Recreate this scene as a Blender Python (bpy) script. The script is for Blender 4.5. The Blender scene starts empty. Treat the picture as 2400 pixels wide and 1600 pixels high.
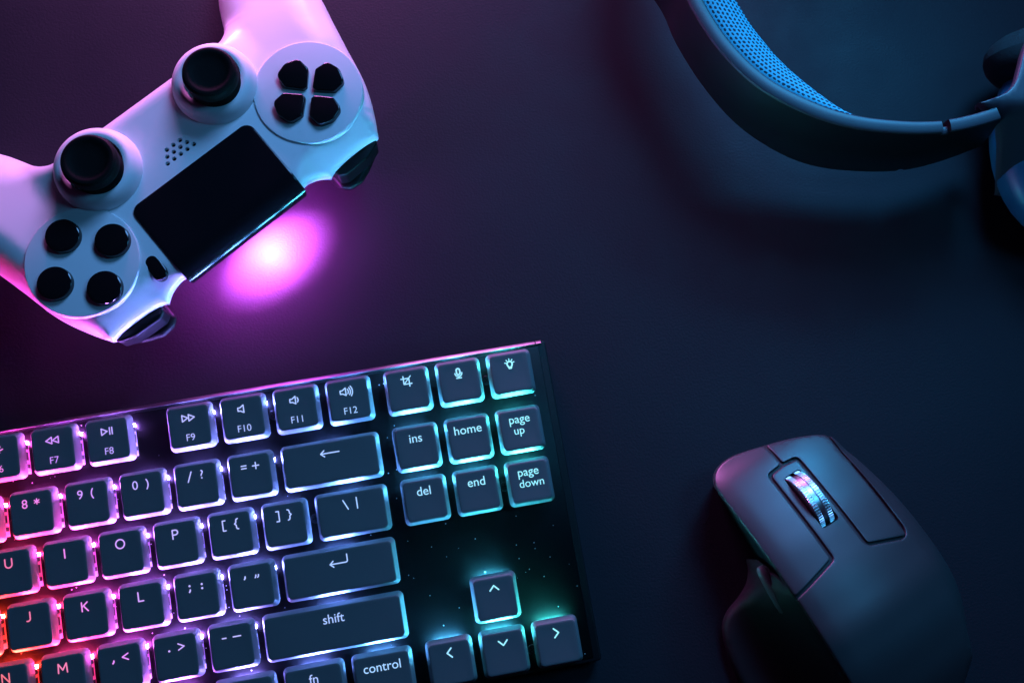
import bpy, bmesh, math, random
import numpy as np
from mathutils import Vector, Matrix
from mathutils.geometry import delaunay_2d_cdt

random.seed(7)
MM = 0.001
scene = bpy.context.scene
COL = scene.collection
R = math.radians

# ------------------------------------------------------------------ camera
cam_data = bpy.data.cameras.new('camera')
cam = bpy.data.objects.new('camera', cam_data)
COL.objects.link(cam)
cam_data.sensor_width = 36.0
cam_data.lens = 36.0 * 2300 / 2400
cam_data.clip_start = 0.01
cam_data.clip_end = 20
rx = Vector((0.99888935, 0.0, 0.04711751))
up = -Vector((0.00872118, -0.98272075, -0.18488878))
bk = -Vector((0.04630335, 0.18509436, -0.9816293))
cam.matrix_world = Matrix(((rx.x, up.x, bk.x, -17.72483 * MM), (rx.y, up.y, bk.y, -70.85375 * MM),
                           (rx.z, up.z, bk.z, 375.76573 * MM), (0, 0, 0, 1)))
scene.camera = cam

# ------------------------------------------------------------------ world and lamps
w = bpy.data.worlds.new('World'); scene.world = w; w.use_nodes = True
bg = w.node_tree.nodes['Background']
bg.inputs[0].default_value = (0.24, 0.08, 0.36, 1)
bg.inputs[1].default_value = 0.026

def area(name, loc, target, size, power, color, size_y=None):
    d = bpy.data.lights.new(name, 'AREA')
    d.energy = power; d.color = color
    d.shape = 'RECTANGLE'; d.size = size * MM; d.size_y = (size_y or size) * MM
    o = bpy.data.objects.new(name, d); COL.objects.link(o)
    o.location = Vector(loc) * MM
    o.rotation_euler = (Vector(target) - Vector(loc)).to_track_quat('-Z', 'Y').to_euler()
    return o

area('blue_lamp', (150, 440, 480), (0, 0, 0), 230, 3.1, (0.14, 0.42, 1.0))
teal = area('added_teal_light', (185, 245, 185), (115, 20, 0), 70, 0.12, (0.03, 0.45, 0.95))  # added light for the glow under the headband, no known source
teal.data.spread = R(62)
area('added_overhead_blue', (270, 90, 470), (20, 0, 0), 130, 0.5, (0.06, 0.48, 1.0))  # added light that gives the mouse its blue reflections, source unseen
area('magenta_lamp', (-120, 350, 58), (-90, 100, 30), 150, 2.05, (1.0, 0.25, 0.95), 36)

scene.render.engine = 'CYCLES'
scene.cycles.use_denoising = True
scene.cycles.max_bounces = 8
scene.cycles.sample_clamp_indirect = 6
scene.view_settings.view_transform = 'Standard'
scene.view_settings.look = 'None'
scene.view_settings.exposure = 0
scene.view_settings.gamma = 1
scene.view_settings.use_curve_mapping = False

# ------------------------------------------------------------------ materials
def mat(name, color, rough=0.5, spec=0.5, metal=0.0, coat=0.0, bump=0.0, bump_scale=2000, rough_var=0.0, sheen=0.0):
    m = bpy.data.materials.new(name); m.use_nodes = True
    nt = m.node_tree; b = nt.nodes['Principled BSDF']
    b.inputs['Base Color'].default_value = (*color, 1)
    b.inputs['Roughness'].default_value = rough
    b.inputs['Specular IOR Level'].default_value = spec
    b.inputs['Metallic'].default_value = metal
    b.inputs['Coat Weight'].default_value = coat
    b.inputs['Sheen Weight'].default_value = sheen
    if bump or rough_var:
        tc = nt.nodes.new('ShaderNodeTexCoord')
        n = nt.nodes.new('ShaderNodeTexNoise'); n.inputs['Scale'].default_value = bump_scale
        n.inputs['Detail'].default_value = 3
        nt.links.new(tc.outputs['Object'], n.inputs['Vector'])
        if bump:
            bp = nt.nodes.new('ShaderNodeBump'); bp.inputs['Strength'].default_value = bump
            bp.inputs['Distance'].default_value = 0.0002
            nt.links.new(n.outputs['Fac'], bp.inputs['Height'])
            nt.links.new(bp.outputs['Normal'], b.inputs['Normal'])
        if rough_var:
            n2 = nt.nodes.new('ShaderNodeTexNoise'); n2.inputs['Scale'].default_value = 45; n2.inputs['Detail'].default_value = 5
            nt.links.new(tc.outputs['Object'], n2.inputs['Vector'])
            mr = nt.nodes.new('ShaderNodeMapRange')
            mr.inputs['From Min'].default_value = 0.3; mr.inputs['From Max'].default_value = 0.7
            mr.inputs['To Min'].default_value = rough - rough_var; mr.inputs['To Max'].default_value = rough + rough_var
            nt.links.new(n2.outputs['Fac'], mr.inputs['Value'])
            nt.links.new(mr.outputs['Result'], b.inputs['Roughness'])
    return m

def add_dust(m, scale, size, amount, color=(0.6, 0.6, 0.62)):
    """small light dust specks sitting on a dark surface"""
    nt = m.node_tree; b = nt.nodes['Principled BSDF']
    tc = nt.nodes.new('ShaderNodeTexCoord')
    v = nt.nodes.new('ShaderNodeTexVoronoi'); v.inputs['Scale'].default_value = scale
    nt.links.new(tc.outputs['Object'], v.inputs['Vector'])
    lt = nt.nodes.new('ShaderNodeMath'); lt.operation = 'LESS_THAN'; lt.inputs[1].default_value = size
    nt.links.new(v.outputs['Distance'], lt.inputs[0])
    sep = nt.nodes.new('ShaderNodeSeparateColor'); nt.links.new(v.outputs['Color'], sep.inputs[0])
    gt = nt.nodes.new('ShaderNodeMath'); gt.operation = 'LESS_THAN'; gt.inputs[1].default_value = amount
    nt.links.new(sep.outputs[0], gt.inputs[0])
    mu = nt.nodes.new('ShaderNodeMath'); mu.operation = 'MULTIPLY'
    nt.links.new(lt.outputs[0], mu.inputs[0]); nt.links.new(gt.outputs[0], mu.inputs[1])
    mx = nt.nodes.new('ShaderNodeMix'); mx.data_type = 'RGBA'
    mx.inputs['A'].default_value = b.inputs['Base Color'].default_value[:]
    mx.inputs['B'].default_value = (*color, 1)
    nt.links.new(mu.outputs[0], mx.inputs['Factor'])
    nt.links.new(mx.outputs['Result'], b.inputs['Base Color'])

def glow_mat(name, strength, color=None, base=(0.05, 0.05, 0.05)):
    """light-giving material; takes the object's own colour when no colour is named"""
    m = bpy.data.materials.new(name); m.use_nodes = True
    nt = m.node_tree; b = nt.nodes['Principled BSDF']
    b.inputs['Base Color'].default_value = (*base, 1)
    b.inputs['Emission Strength'].default_value = strength
    if color: b.inputs['Emission Color'].default_value = (*color, 1)
    else:
        oi = nt.nodes.new('ShaderNodeObjectInfo')
        nt.links.new(oi.outputs['Color'], b.inputs['Emission Color'])
    return m

M = {}
M['desk'] = mat('desk_laminate', (0.0165, 0.016, 0.021), 0.55, 0.1, bump=0.5, bump_scale=1100, rough_var=0.06)
add_dust(M['desk'], 70, 0.022, 0.25, (0.35, 0.35, 0.38))
M['white_plastic'] = mat('white_plastic', (0.78, 0.78, 0.80), 0.30, 0.5, bump=0.12, bump_scale=5000)
M['white_matte'] = mat('white_matte_plastic', (0.76, 0.76, 0.78), 0.5, 0.4, bump=0.12, bump_scale=5000)
M['gloss_black'] = mat('glossy_black_plastic', (0.006, 0.006, 0.007), 0.08, 0.5)
M['satin_black'] = mat('satin_black_plastic', (0.004, 0.004, 0.005), 0.42, 0.2)
M['touch_black'] = mat('touchpad_black_plastic', (0.006, 0.006, 0.008), 0.16, 0.5, rough_var=0.03)
M['rubber'] = mat('black_rubber', (0.004, 0.004, 0.004), 0.7, 0.10, bump=0.3, bump_scale=2500)
M['dark'] = mat('dark_cavity_plastic', (0.006, 0.006, 0.007), 0.7, 0.2)
M['key'] = mat('slate_key_plastic', (0.105, 0.108, 0.112), 0.5, 0.4, bump=0.15, bump_scale=6000, rough_var=0.04)
M['skirt'] = mat('lit_key_skirt', (0.17, 0.172, 0.18), 0.5, 0.35, bump=0.15, bump_scale=6000)  # paler copy of the key plastic, backlight spill put into the colour
M['plate'] = mat('black_anodised_plate', (0.0035, 0.0035, 0.004), 0.30, 0.14, bump=0.2, bump_scale=4000)
add_dust(M['plate'], 620, 0.13, 0.10)
M['case'] = mat('black_case_plastic', (0.006, 0.006, 0.007), 0.5, 0.2, bump=0.2, bump_scale=4000)
M['edge'] = mat('polished_case_edge', (0.30, 0.29, 0.31), 0.34, 0.5, metal=1.0)
M['screw'] = mat('dark_steel_screw', (0.05, 0.05, 0.055), 0.3, 0.5, metal=1.0)
M['clip'] = mat('switch_clip_plastic', (0.02, 0.02, 0.02), 0.4)
M['led'] = glow_mat('key_backlight_led', 680)
M['housing'] = glow_mat('clear_switch_housing', 0.9, base=(0.3, 0.3, 0.3))
M['legend'] = glow_mat('backlit_legend', 0.95, base=(0.5, 0.5, 0.5))
M['lightbar'] = glow_mat('light_bar_glow', 260, (0.75, 0.07, 0.95))
M['mouse'] = mat('graphite_soft_coating', (0.030, 0.031, 0.034), 0.40, 0.5, bump=0.08, bump_scale=5000, rough_var=0.03)
M['mouse_dark'] = mat('dark_rubber_grip', (0.013, 0.013, 0.015), 0.55, 0.3, bump=0.25, bump_scale=4000)
M['chrome'] = mat('machined_steel', (0.9, 0.9, 0.92), 0.3, 0.5, metal=1.0)
M['headset'] = mat('headset_soft_plastic', (0.050, 0.042, 0.056), 0.45, 0.4, bump=0.15, bump_scale=4000)
M['headset_shaded'] = mat('headset_outer_shade', (0.007, 0.0055, 0.008), 0.5, 0.2, bump=0.15, bump_scale=4000)  # darker copy of the headset plastic, shade put into the colour
M['cup_blue'] = mat('ear_cup_plastic', (0.02, 0.11, 0.22), 0.35, 0.45)
M['pad_cloth'] = mat('ear_pad_cloth', (0.03, 0.028, 0.032), 0.9, 0.2, bump=1.0, bump_scale=900)

def mesh_cloth():
    """open knit spacer mesh: staggered dark eyelets between bright threads, laid out along the strap"""
    m = bpy.data.materials.new('blue_spacer_mesh'); m.use_nodes = True
    nt = m.node_tree; b = nt.nodes['Principled BSDF']; L = nt.links.new
    b.inputs['Roughness'].default_value = 0.7; b.inputs['Specular IOR Level'].default_value = 0.3
    uv = nt.nodes.new('ShaderNodeUVMap'); uv.uv_map = 'UVMap'
    sep = nt.nodes.new('ShaderNodeSeparateXYZ'); L(uv.outputs[0], sep.inputs[0])
    def math_(op, a, c=None):
        n = nt.nodes.new('ShaderNodeMath'); n.operation = op
        for k, x in enumerate((a, c)):
            if x is None: continue
            if isinstance(x, (int, float)): n.inputs[k].default_value = x
            else: L(x, n.inputs[k])
        return n.outputs[0]
    nz = nt.nodes.new('ShaderNodeTexNoise'); nz.inputs['Scale'].default_value = 0.6
    L(uv.outputs[0], nz.inputs['Vector'])
    wob = math_('MULTIPLY', math_('SUBTRACT', nz.outputs['Fac'], 0.5), 0.7)
    u = math_('DIVIDE', math_('ADD', sep.outputs[0], wob), 2.15); v = math_('DIVIDE', math_('ADD', sep.outputs[1], wob), 1.5)
    row = math_('FLOOR', v)
    u2 = math_('ADD', u, math_('MULTIPLY', math_('MODULO', row, 2.0), 0.5))
    fu = math_('SUBTRACT', math_('FRACT', u2), 0.5); fv = math_('SUBTRACT', math_('FRACT', v), 0.5)
    d = math_('ADD', math_('POWER', math_('DIVIDE', fu, 0.36), 2.0), math_('POWER', math_('DIVIDE', fv, 0.30), 2.0))
    r = nt.nodes.new('ShaderNodeMapRange'); r.interpolation_type = 'SMOOTHSTEP'
    r.inputs['From Min'].default_value = 0.55; r.inputs['From Max'].default_value = 1.25
    L(d, r.inputs['Value'])
    mx = nt.nodes.new('ShaderNodeMix'); mx.data_type = 'RGBA'
    mx.inputs['A'].default_value = (0.012, 0.02, 0.04, 1); mx.inputs['B'].default_value = (0.06, 0.37, 0.50, 1)
    L(r.outputs[0], mx.inputs['Factor']); L(mx.outputs['Result'], b.inputs['Base Color'])
    bp = nt.nodes.new('ShaderNodeBump'); bp.inputs['Strength'].default_value = 0.8; bp.inputs['Distance'].default_value = 0.0005
    L(r.outputs[0], bp.inputs['Height']); L(bp.outputs['Normal'], b.inputs['Normal'])
    return m
M['mesh_cloth'] = mesh_cloth()

# ------------------------------------------------------------------ helpers
def obj(name, me, m=None, parent=None, label=None):
    o = bpy.data.objects.new(name, me); COL.objects.link(o)
    if m is not None:
        for x in (m if isinstance(m, (list, tuple)) else [m]): me.materials.append(x)
    if parent is not None: o.parent = parent
    if label: o['label'] = label
    return o

def thing(name, label, cat, loc, rot=(0, 0, 0)):
    o = bpy.data.objects.new(name, None); COL.objects.link(o)
    o.empty_display_size = 0.02
    o.location = Vector(loc) * MM; o.rotation_euler = rot
    o['label'] = label; o['category'] = cat
    return o

def finish(bm, smooth=True, angle=32, name='shape'):
    bmesh.ops.recalc_face_normals(bm, faces=bm.faces)
    me = bpy.data.meshes.new(name)
    bmesh.ops.scale(bm, vec=(MM, MM, MM), verts=bm.verts)
    bm.to_mesh(me); bm.free()
    if smooth:
        me.shade_smooth()
        me.set_sharp_from_angle(angle=R(angle))
    return me

def spline(pts, step=1.0, closed=False):
    P = np.array(pts, float); n = len(P); out = []
    rng = range(n if closed else n - 1)
    for i in rng:
        if closed: p0, p1, p2, p3 = P[(i - 1) % n], P[i], P[(i + 1) % n], P[(i + 2) % n]
        else:
            p1, p2 = P[i], P[i + 1]
            p0 = P[i - 1] if i > 0 else 2 * p1 - p2
            p3 = P[i + 2] if i + 2 < n else 2 * p2 - p1
        k = max(1, int(np.ceil(np.linalg.norm(p2 - p1) / step)))
        d1 = max(np.linalg.norm(p1 - p0), 1e-6) ** .5; d2 = max(np.linalg.norm(p2 - p1), 1e-6) ** .5; d3 = max(np.linalg.norm(p3 - p2), 1e-6) ** .5
        m1 = (p2 - p1) + d2 * ((p1 - p0) / d1 - (p2 - p0) / (d1 + d2))
        m2 = (p2 - p1) + d2 * ((p3 - p2) / d3 - (p3 - p1) / (d2 + d3))
        for j in range(k):
            t = j / k
            out.append((2*t**3 - 3*t*t + 1)*p1 + (t**3 - 2*t*t + t)*m1 + (-2*t**3 + 3*t*t)*p2 + (t**3 - t*t)*m2)
    if not closed: out.append(P[-1])
    return np.array(out)

def dense(pts, step=1.0):
    """straight-sided closed outline, resampled"""
    P = np.array(pts, float); out = []
    for i in range(len(P)):
        a, b = P[i], P[(i + 1) % len(P)]
        k = max(1, int(np.ceil(np.linalg.norm(b - a) / step)))
        for j in range(k): out.append(a + (b - a) * j / k)
    return np.array(out)

def round_poly(pts, r, seg=6):
    """closed polygon with rounded corners; r one number or one per corner"""
    P = [np.array(p, float) for p in pts]; n = len(P); out = []
    for i in range(n):
        ri = r[i] if isinstance(r, (list, tuple)) else r
        p, a, b = P[i], P[i - 1], P[(i + 1) % n]
        da, db = (a - p), (b - p); la, lb = np.linalg.norm(da), np.linalg.norm(db); da /= la; db /= lb
        ang = math.acos(max(-1, min(1, float(da @ db))))
        if ri <= 0 or abs(math.pi - ang) < 0.02: out.append(p); continue
        t = min(ri / math.tan(ang / 2), la * .48, lb * .48); rr = t * math.tan(ang / 2)
        bis = (da + db) / np.linalg.norm(da + db); c = p + bis * rr / math.sin(ang / 2)
        s, e = p + da * t - c, p + db * t - c
        a0 = math.atan2(s[1], s[0]); a1 = math.atan2(e[1], e[0]); dl = (a1 - a0 + math.pi) % (2 * math.pi) - math.pi
        for j in range(seg + 1):
            q = a0 + dl * j / seg; out.append(c + rr * np.array([math.cos(q), math.sin(q)]))
    return np.array(out)

def ccw(P):
    x, y = P[:, 0], P[:, 1]
    return P if np.sum(x * np.roll(y, -1) - np.roll(x, -1) * y) > 0 else P[::-1]

def seg_dist(pts, poly):
    """distance to a closed outline and the index of the nearest segment"""
    a = poly; b = np.roll(poly, -1, 0); ab = b - a; L2 = np.maximum((ab ** 2).sum(1), 1e-12)
    D = np.full(len(pts), 1e9); I = np.zeros(len(pts), int)
    for s in range(0, len(pts), 2000):
        p = pts[s:s + 2000]
        t = np.clip(((p[:, None] - a) * ab).sum(2) / L2, 0, 1)
        d = np.linalg.norm(p[:, None] - (a + t[..., None] * ab), axis=2)
        I[s:s + 2000] = d.argmin(1); D[s:s + 2000] = d.min(1)
    return D, I

def inside(pts, poly):
    x, y = pts[:, 0], pts[:, 1]; r = np.zeros(len(pts), bool)
    for (x1, y1), (x2, y2) in zip(poly, np.roll(poly, -1, 0)):
        c = (y1 > y) != (y2 > y)
        with np.errstate(divide='ignore', invalid='ignore'):
            r ^= c & (x < (x2 - x1) * (y - y1) / (y2 - y1 + 1e-15) + x1)
    return r

def offset_pts(P, d):
    nx = np.roll(P, -1, 0) - np.roll(P, 1, 0)
    nrm = np.stack([-nx[:, 1], nx[:, 0]], 1); nrm /= np.maximum(np.linalg.norm(nrm, axis=1, keepdims=True), 1e-9)
    return P + nrm * (d[:, None] if np.ndim(d) else d)

def sheet(outline, zfun, rings=(0.3, 0.8, 1.6), step=2.0, holes=(), skirt=None, smooth_iter=0, bottom=None, angle=32):
    """a solid whose top is the surface zfun(points, distance_to_edge, nearest_index) inside an outline seen from above.
    skirt: list of (inset, z or function of outline) loops going down from the rim; last loop is capped when bottom is set"""
    O = ccw(np.array(outline, float)); n = len(O)
    V = [O]; E = [(i, (i + 1) % n) for i in range(n)]; base = n
    Hs = []
    for h in holes:
        h = ccw(np.array(h, float)); k = len(h)
        V.append(h); E += [(base + i, base + (i + 1) % k) for i in range(k)]; Hs.append((base, k, h)); base += k
    extra = []
    for d in rings:
        q = offset_pts(O, d); D, _ = seg_dist(q, O)
        extra.append(q[(D > d * 0.93) & inside(q, O)])
    lo, hi = O.min(0), O.max(0)
    gx, gy = np.meshgrid(np.arange(lo[0], hi[0], step), np.arange(lo[1], hi[1], step))
    gx = gx + (np.arange(gx.shape[0]) % 2)[:, None] * step * .5
    g = np.stack([gx.ravel(), gy.ravel()], 1)
    g = g[inside(g, O)]; D, _ = seg_dist(g, O); g = g[D > (max(rings) if rings else 0) + step * .45]
    extra.append(g)
    X = np.concatenate(extra)
    for _, _, h in Hs:
        D, _ = seg_dist(X, h); X = X[(D > 0.3) & ~inside(X, h)]
    A = np.concatenate(V + [X])
    ov, oe, of, vi, _, _ = delaunay_2d_cdt([Vector(p) for p in A], E, [], 1, 1e-6)
    P = np.array([[v.x, v.y] for v in ov])
    tri = np.array([f[:] for f in of if len(f) == 3])
    c = P[tri].mean(1); keep = inside(c, O)
    for _, _, h in Hs: keep &= ~inside(c, h)
    tri = tri[keep]
    D, I = seg_dist(P, O)
    z = zfun(P, D, I)
    if smooth_iter:
        nb = [set() for _ in P]
        for t in tri:
            for a, b in ((0, 1), (1, 2), (2, 0)): nb[t[a]].add(t[b]); nb[t[b]].add(t[a])
        free = [i for i in range(len(P)) if D[i] > 1e-4 and nb[i]]
        nbl = {i: list(nb[i]) for i in free}
        for _ in range(smooth_iter):
            z2 = z.copy()
            for i in free: z2[i] = .5 * z[i] + .5 * z[nbl[i]].mean()
            z = z2
    bm = bmesh.new()
    bv = [bm.verts.new((p[0], p[1], zz)) for p, zz in zip(P, z)]
    for t in tri:
        try: bm.faces.new([bv[i] for i in t])
        except ValueError: pass
    where = {}
    for i, src in enumerate(vi):
        for j in src: where[j] = i
    def loop(i0, k): return [bv[where[i0 + i]] for i in range(k)]
    rim = loop(0, n)
    prev = rim
    for inset, zz in (skirt or []):
        q = offset_pts(O, inset)
        for _ in range(int(inset * 4) if inset > 1.2 else 0): q = (np.roll(q, 1, 0) + 2 * q + np.roll(q, -1, 0)) / 4
        zq = zz(O) if callable(zz) else np.full(n, float(zz))
        cur = [bm.verts.new((p[0], p[1], k)) for p, k in zip(q, zq)]
        for i in range(n):
            j = (i + 1) % n
            if prev[i] is not prev[j]: bm.faces.new((prev[i], cur[i], cur[j], prev[j]))
        prev = cur
    if skirt and bottom: bm.faces.new(prev[::-1])
    for i0, k, h in Hs:
        hv = loop(i0, k)
        dn = [bm.verts.new((v.co.x, v.co.y, v.co.z - 1.6)) for v in hv]
        for i in range(k): bm.faces.new((hv[i], hv[(i + 1) % k], dn[(i + 1) % k], dn[i]))
    for v in [v for v in bm.verts if not v.link_faces]: bm.verts.remove(v)
    return finish(bm, angle=angle)

def lathe(profile, seg=64, squash=None, angle=32):
    """profile of (radius, z); radius 0 closes the end"""
    bm = bmesh.new(); rings = []
    for r, z in profile:
        if r <= 1e-6: rings.append([bm.verts.new((0, 0, z))])
        else: rings.append([bm.verts.new((r * math.cos(2*math.pi*i/seg), r * math.sin(2*math.pi*i/seg), z)) for i in range(seg)])
    for a, b in zip(rings, rings[1:]):
        for i in range(seg):
            j = (i + 1) % seg
            if len(a) == 1 and len(b) == 1: continue
            if len(a) == 1: bm.faces.new((a[0], b[i], b[j]))
            elif len(b) == 1: bm.faces.new((a[i], b[0], a[j]))
            else: bm.faces.new((a[i], b[i], b[j], a[j]))
    if squash: bmesh.ops.scale(bm, vec=squash, verts=bm.verts)
    return finish(bm, angle=angle)

def prism(poly, z0, z1, bevel=0.6, shift=(0, 0), seg=3, zfun=None, bm=None):
    """extruded polygon with a rounded upper edge; the bottom may be shifted"""
    own = bm is None
    if own: bm = bmesh.new()
    P = ccw(np.array(poly, float)); n = len(P); loops = []
    loops.append(([(p[0] + shift[0], p[1] + shift[1]) for p in P], z0))
    for k in range(seg + 1):
        a = k / seg * math.pi / 2
        q = offset_pts(P, bevel * (1 - math.cos(a)) if k else 0.0)
        loops.append((q, z1 - bevel * (1 - math.sin(a))))
    vs = []
    for q, z in loops:
        vs.append([bm.verts.new((p[0], p[1], z + (zfun(p[0], p[1]) if zfun and z != z0 else 0))) for p in q])
    for a, b in zip(vs, vs[1:]):
        for i in range(n): bm.faces.new((a[i], a[(i+1) % n], b[(i+1) % n], b[i]))
    bm.faces.new(vs[0][::-1]); bm.faces.new(vs[-1])
    return finish(bm) if own else None

def box(bm, x0, x1, y0, y1, z0, z1, mi=0):
    v = [bm.verts.new(p) for p in ((x0,y0,z0),(x1,y0,z0),(x1,y1,z0),(x0,y1,z0),(x0,y0,z1),(x1,y0,z1),(x1,y1,z1),(x0,y1,z1))]
    for f in ((3,2,1,0),(4,5,6,7),(0,1,5,4),(1,2,6,5),(2,3,7,6),(3,0,4,7)):
        bm.faces.new([v[i] for i in f]).material_index = mi

def smoothstep(x, a, b):
    t = np.clip((x - a) / (b - a), 0, 1); return t * t * (3 - 2 * t)

# ------------------------------------------------------------------ desk
bm = bmesh.new()
box(bm, -1100, 1100, -800, 900, -28, 0)
desk = obj('desk', finish(bm, smooth=False), M['desk']); desk['kind'] = 'structure'

# ------------------------------------------------------------------ game controller
gc = thing('game_controller', 'white game controller with two black thumbsticks and a black touchpad, glowing magenta underneath', 'game controller', (-112.9, 50.8, 0), (0, 0, R(40.57)))

front = [(0, -26.6), (12, -26.5), (25.2, -26.0)]
seg1 = spline([(25.2, -26.0), (27.0, -25.0), (32.0, -25.1), (34.4, -25.9), (36.6, -27.4)], 1.0)
seg2 = spline([(36.6, -27.4), (38.4, -26.4), (41.5, -25.9), (47, -25.5), (54, -25.5), (59.4, -26.2)], 1.0)
seg3 = spline([(59.4, -26.2), (61.0, -23.5), (63.8, -18.5), (67, -12.0), (70, -4), (73.4, 10), (77, 23.5), (79.9, 34), (82, 47),
               (83, 60), (82, 74), (77.5, 84), (70.5, 87), (62.5, 83.5), (55.3, 74), (49.7, 64), (45.8, 55.5), (42.8, 47.8),
               (40, 42.2), (37, 39.2), (32, 38), (14, 37.9), (0, 37.9)], 1.0)
half = np.concatenate([dense(front + [front[-1]], 1.0)[:26] if False else np.array([(x, -26.6 + 0.0009 * x * x) for x in np.arange(0, 25.1, 1.0)]), seg1[:-1], seg2[:-1], seg3])
other = half[::-1].copy(); other[:, 0] *= -1
body_outline = np.concatenate([half, other[1:-1]])
body_outline = ccw(body_outline)

def ctl_zc(P):
    x, y = np.abs(P[:, 0]), P[:, 1]
    z = np.full(len(P), 41.6)
    z -= 6.8 * smoothstep(-y, 15, 28) * smoothstep(x, 25.5, 36)
    z -= 2.2 * smoothstep(-y, 18, 27) * (1 - smoothstep(x, 25.5, 36))
    u = np.clip((y - 12) / 68, 0, None) * smoothstep(x, 30, 48)
    z -= 21 * u ** 1.35
    return z
_rim = body_outline
_rx, _ry = np.abs(_rim[:, 0]), _rim[:, 1]
_t = np.clip((_ry + 24) / 46, 0, 1)
RIM_R = np.where(_rx > 50, 8.5 + 6.5 * _t, 6 + 8 * smoothstep(_ry, 38.2, 52)); RIM_D = np.where(_rx > 50, 9 + 7 * _t, 7 + 7 * smoothstep(_ry, 38.2, 52))
_f = smoothstep(-_ry, 19, 25.3)
RIM_R = RIM_R * (1 - _f) + 2.2 * _f; RIM_D = RIM_D * (1 - _f) + 2.2 * _f
for _ in range(12):
    RIM_R = (np.roll(RIM_R, 1) + RIM_R * 2 + np.roll(RIM_R, -1)) / 4; RIM_D = (np.roll(RIM_D, 1) + RIM_D * 2 + np.roll(RIM_D, -1)) / 4
def ctl_z(P, D, I):
    r, d = RIM_R[I], RIM_D[I]
    k = np.clip(D / r, 0, 1)
    return ctl_zc(P) - d * (1 - np.sqrt(np.clip(1 - (1 - k) ** 2, 0, 1)))
def ctl_edge(O): return ctl_zc(O) - RIM_D
def low(dz): return lambda O: np.maximum(ctl_edge(O) - dz, 0.0)
holes = []
for row, xs in ((14.4, (-2.85, 0.0, 2.85)), (12.25, (-4.28, -1.43, 1.43, 4.28)), (10.1, (-5.7, -2.85, 0, 2.85, 5.7))):
    for hx in xs: holes.append([(hx + .2 + .82 * math.cos(a), row + .82 * math.sin(a)) for a in np.linspace(0, 2 * math.pi, 13)[:-1]])
shell = obj('shell', sheet(body_outline, ctl_z, (0.25, 0.7, 1.3, 2.1, 3.1, 4.3, 5.8, 7.5, 9.5, 12), 1.7, holes,
            [(0.25, low(1.6)), (1.0, low(4.5)), (2.6, low(8)), (5.2, low(11))], 0, False, 30), M['white_plastic'], gc)
under = offset_pts(body_outline, 5.0)
_d, _ = seg_dist(under, body_outline); under = under[_d > 4.6]
def under_z(P, D, I):
    D2, I2 = seg_dist(P, body_outline)
    return np.maximum(ctl_zc(P) - RIM_D[I2] - 11.2 - 0.15 * np.minimum(D2 - 5, 8) * smoothstep(P[:, 1], -10, 20), 0.15)
obj('bottom_shell', sheet(under, under_z, (0.5,), 2.5, smooth_iter=8), M['white_plastic'], gc)
bm = bmesh.new(); box(bm, -8, 8, 8, 16.5, 37, 39.6)
obj('speaker_grille', finish(bm), M['dark'], gc)

for sx in (-1, 1):
    plate = obj('button_plate', lathe([(0, 42.45), (18.9, 42.45), (19.3, 42.38), (19.55, 42.1), (19.6, 41.6), (19.6, 36)], 96), M['white_matte'], gc)
    plate.location = Vector((sx * 49.2, -0.2, 0)) * MM
    # thumbstick pod, cap
    pod = obj('stick_base', lathe([(15.3, 38), (15.2, 42.0), (14.9, 43.6), (14.2, 45.4), (13.3, 46.6), (12.2, 47.3), (11.0, 47.5), (10.2, 47.2), (9.8, 46.4), (9.7, 42), (0, 42)], 96), M['white_matte'], gc)
    pod.location = Vector((sx * 25.35, 23.2, 0)) * MM
    st = obj('thumbstick', lathe([(8.9, 43), (9.0, 46), (8.9, 48.5), (8.2, 50.4), (7.9, 51.0), (8.8, 51.6), (9.35, 52.4), (9.45, 53.6), (9.45, 55.2), (9.15, 56.3), (8.5, 56.9), (7.7, 57.0), (7.0, 56.85), (6.2, 56.35), (5.0, 56.0), (3.0, 55.85), (0, 55.8)], 72), M['rubber'], gc)
    st.location = Vector((sx * 25.2, 20.6, 0)) * MM
    # shoulder button and trigger
    q = round_poly([(sx * x, y) for x, y in ((39.2, -23.5), (58.6, -23.5), (58.6, -26.6), (52.5, -28.8), (42, -29.3), (39.2, -27.6))], [.5, .5, 2.5, 6, 3, 1.5], 5)
    obj('shoulder_button', prism(q, 22.5, 31.2, 0.9), M['satin_black'], gc)
    q = round_poly([(sx * x, y) for x, y in ((38.0, -18), (58.4, -18), (57.8, -25.6), (51.6, -29.2), (46.2, -31.4), (41.2, -31.0), (38.2, -28.6))], [1, 1, 3, 6, 4, 3, 3], 6)
    obj('trigger', prism(q, 11.0, 21.5, 2.0, shift=(0, 5.0), seg=4), M['satin_black'], gc)

# four round action buttons and the four directional pads
for bx, by in ((0, 11.9), (11.9, 0), (0, -11.9), (-11.9, 0)):
    o = obj('action_button', lathe([(5.9, 40), (5.9, 44.2), (5.75, 44.7), (5.35, 44.95), (4.6, 45.05), (0, 45.1)], 48), M['gloss_black'], gc)
    o.location = Vector((-48.6 + bx, -1.4 + by, 0)) * MM
arm = round_poly([(2.2, -0.8), (7.2, -5.5), (12.3, -5.0), (13.9, 0), (12.3, 5.0), (7.2, 5.5), (2.2, 0.8)], [.7, 1.7, 2.4, 4, 2.4, 1.7, .7], 7)
dm = prism(arm, 40, 44.9, 0.55, zfun=lambda x, y: 0.05 * (x - 8))
for k in range(4):
    o = obj('direction_button', dm if k == 0 else dm, None if k else M['gloss_black'], gc)
    o.location = Vector((49.0, -1.4, 0)) * MM; o.rotation_euler = (0, 0, k * math.pi / 2)
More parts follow.
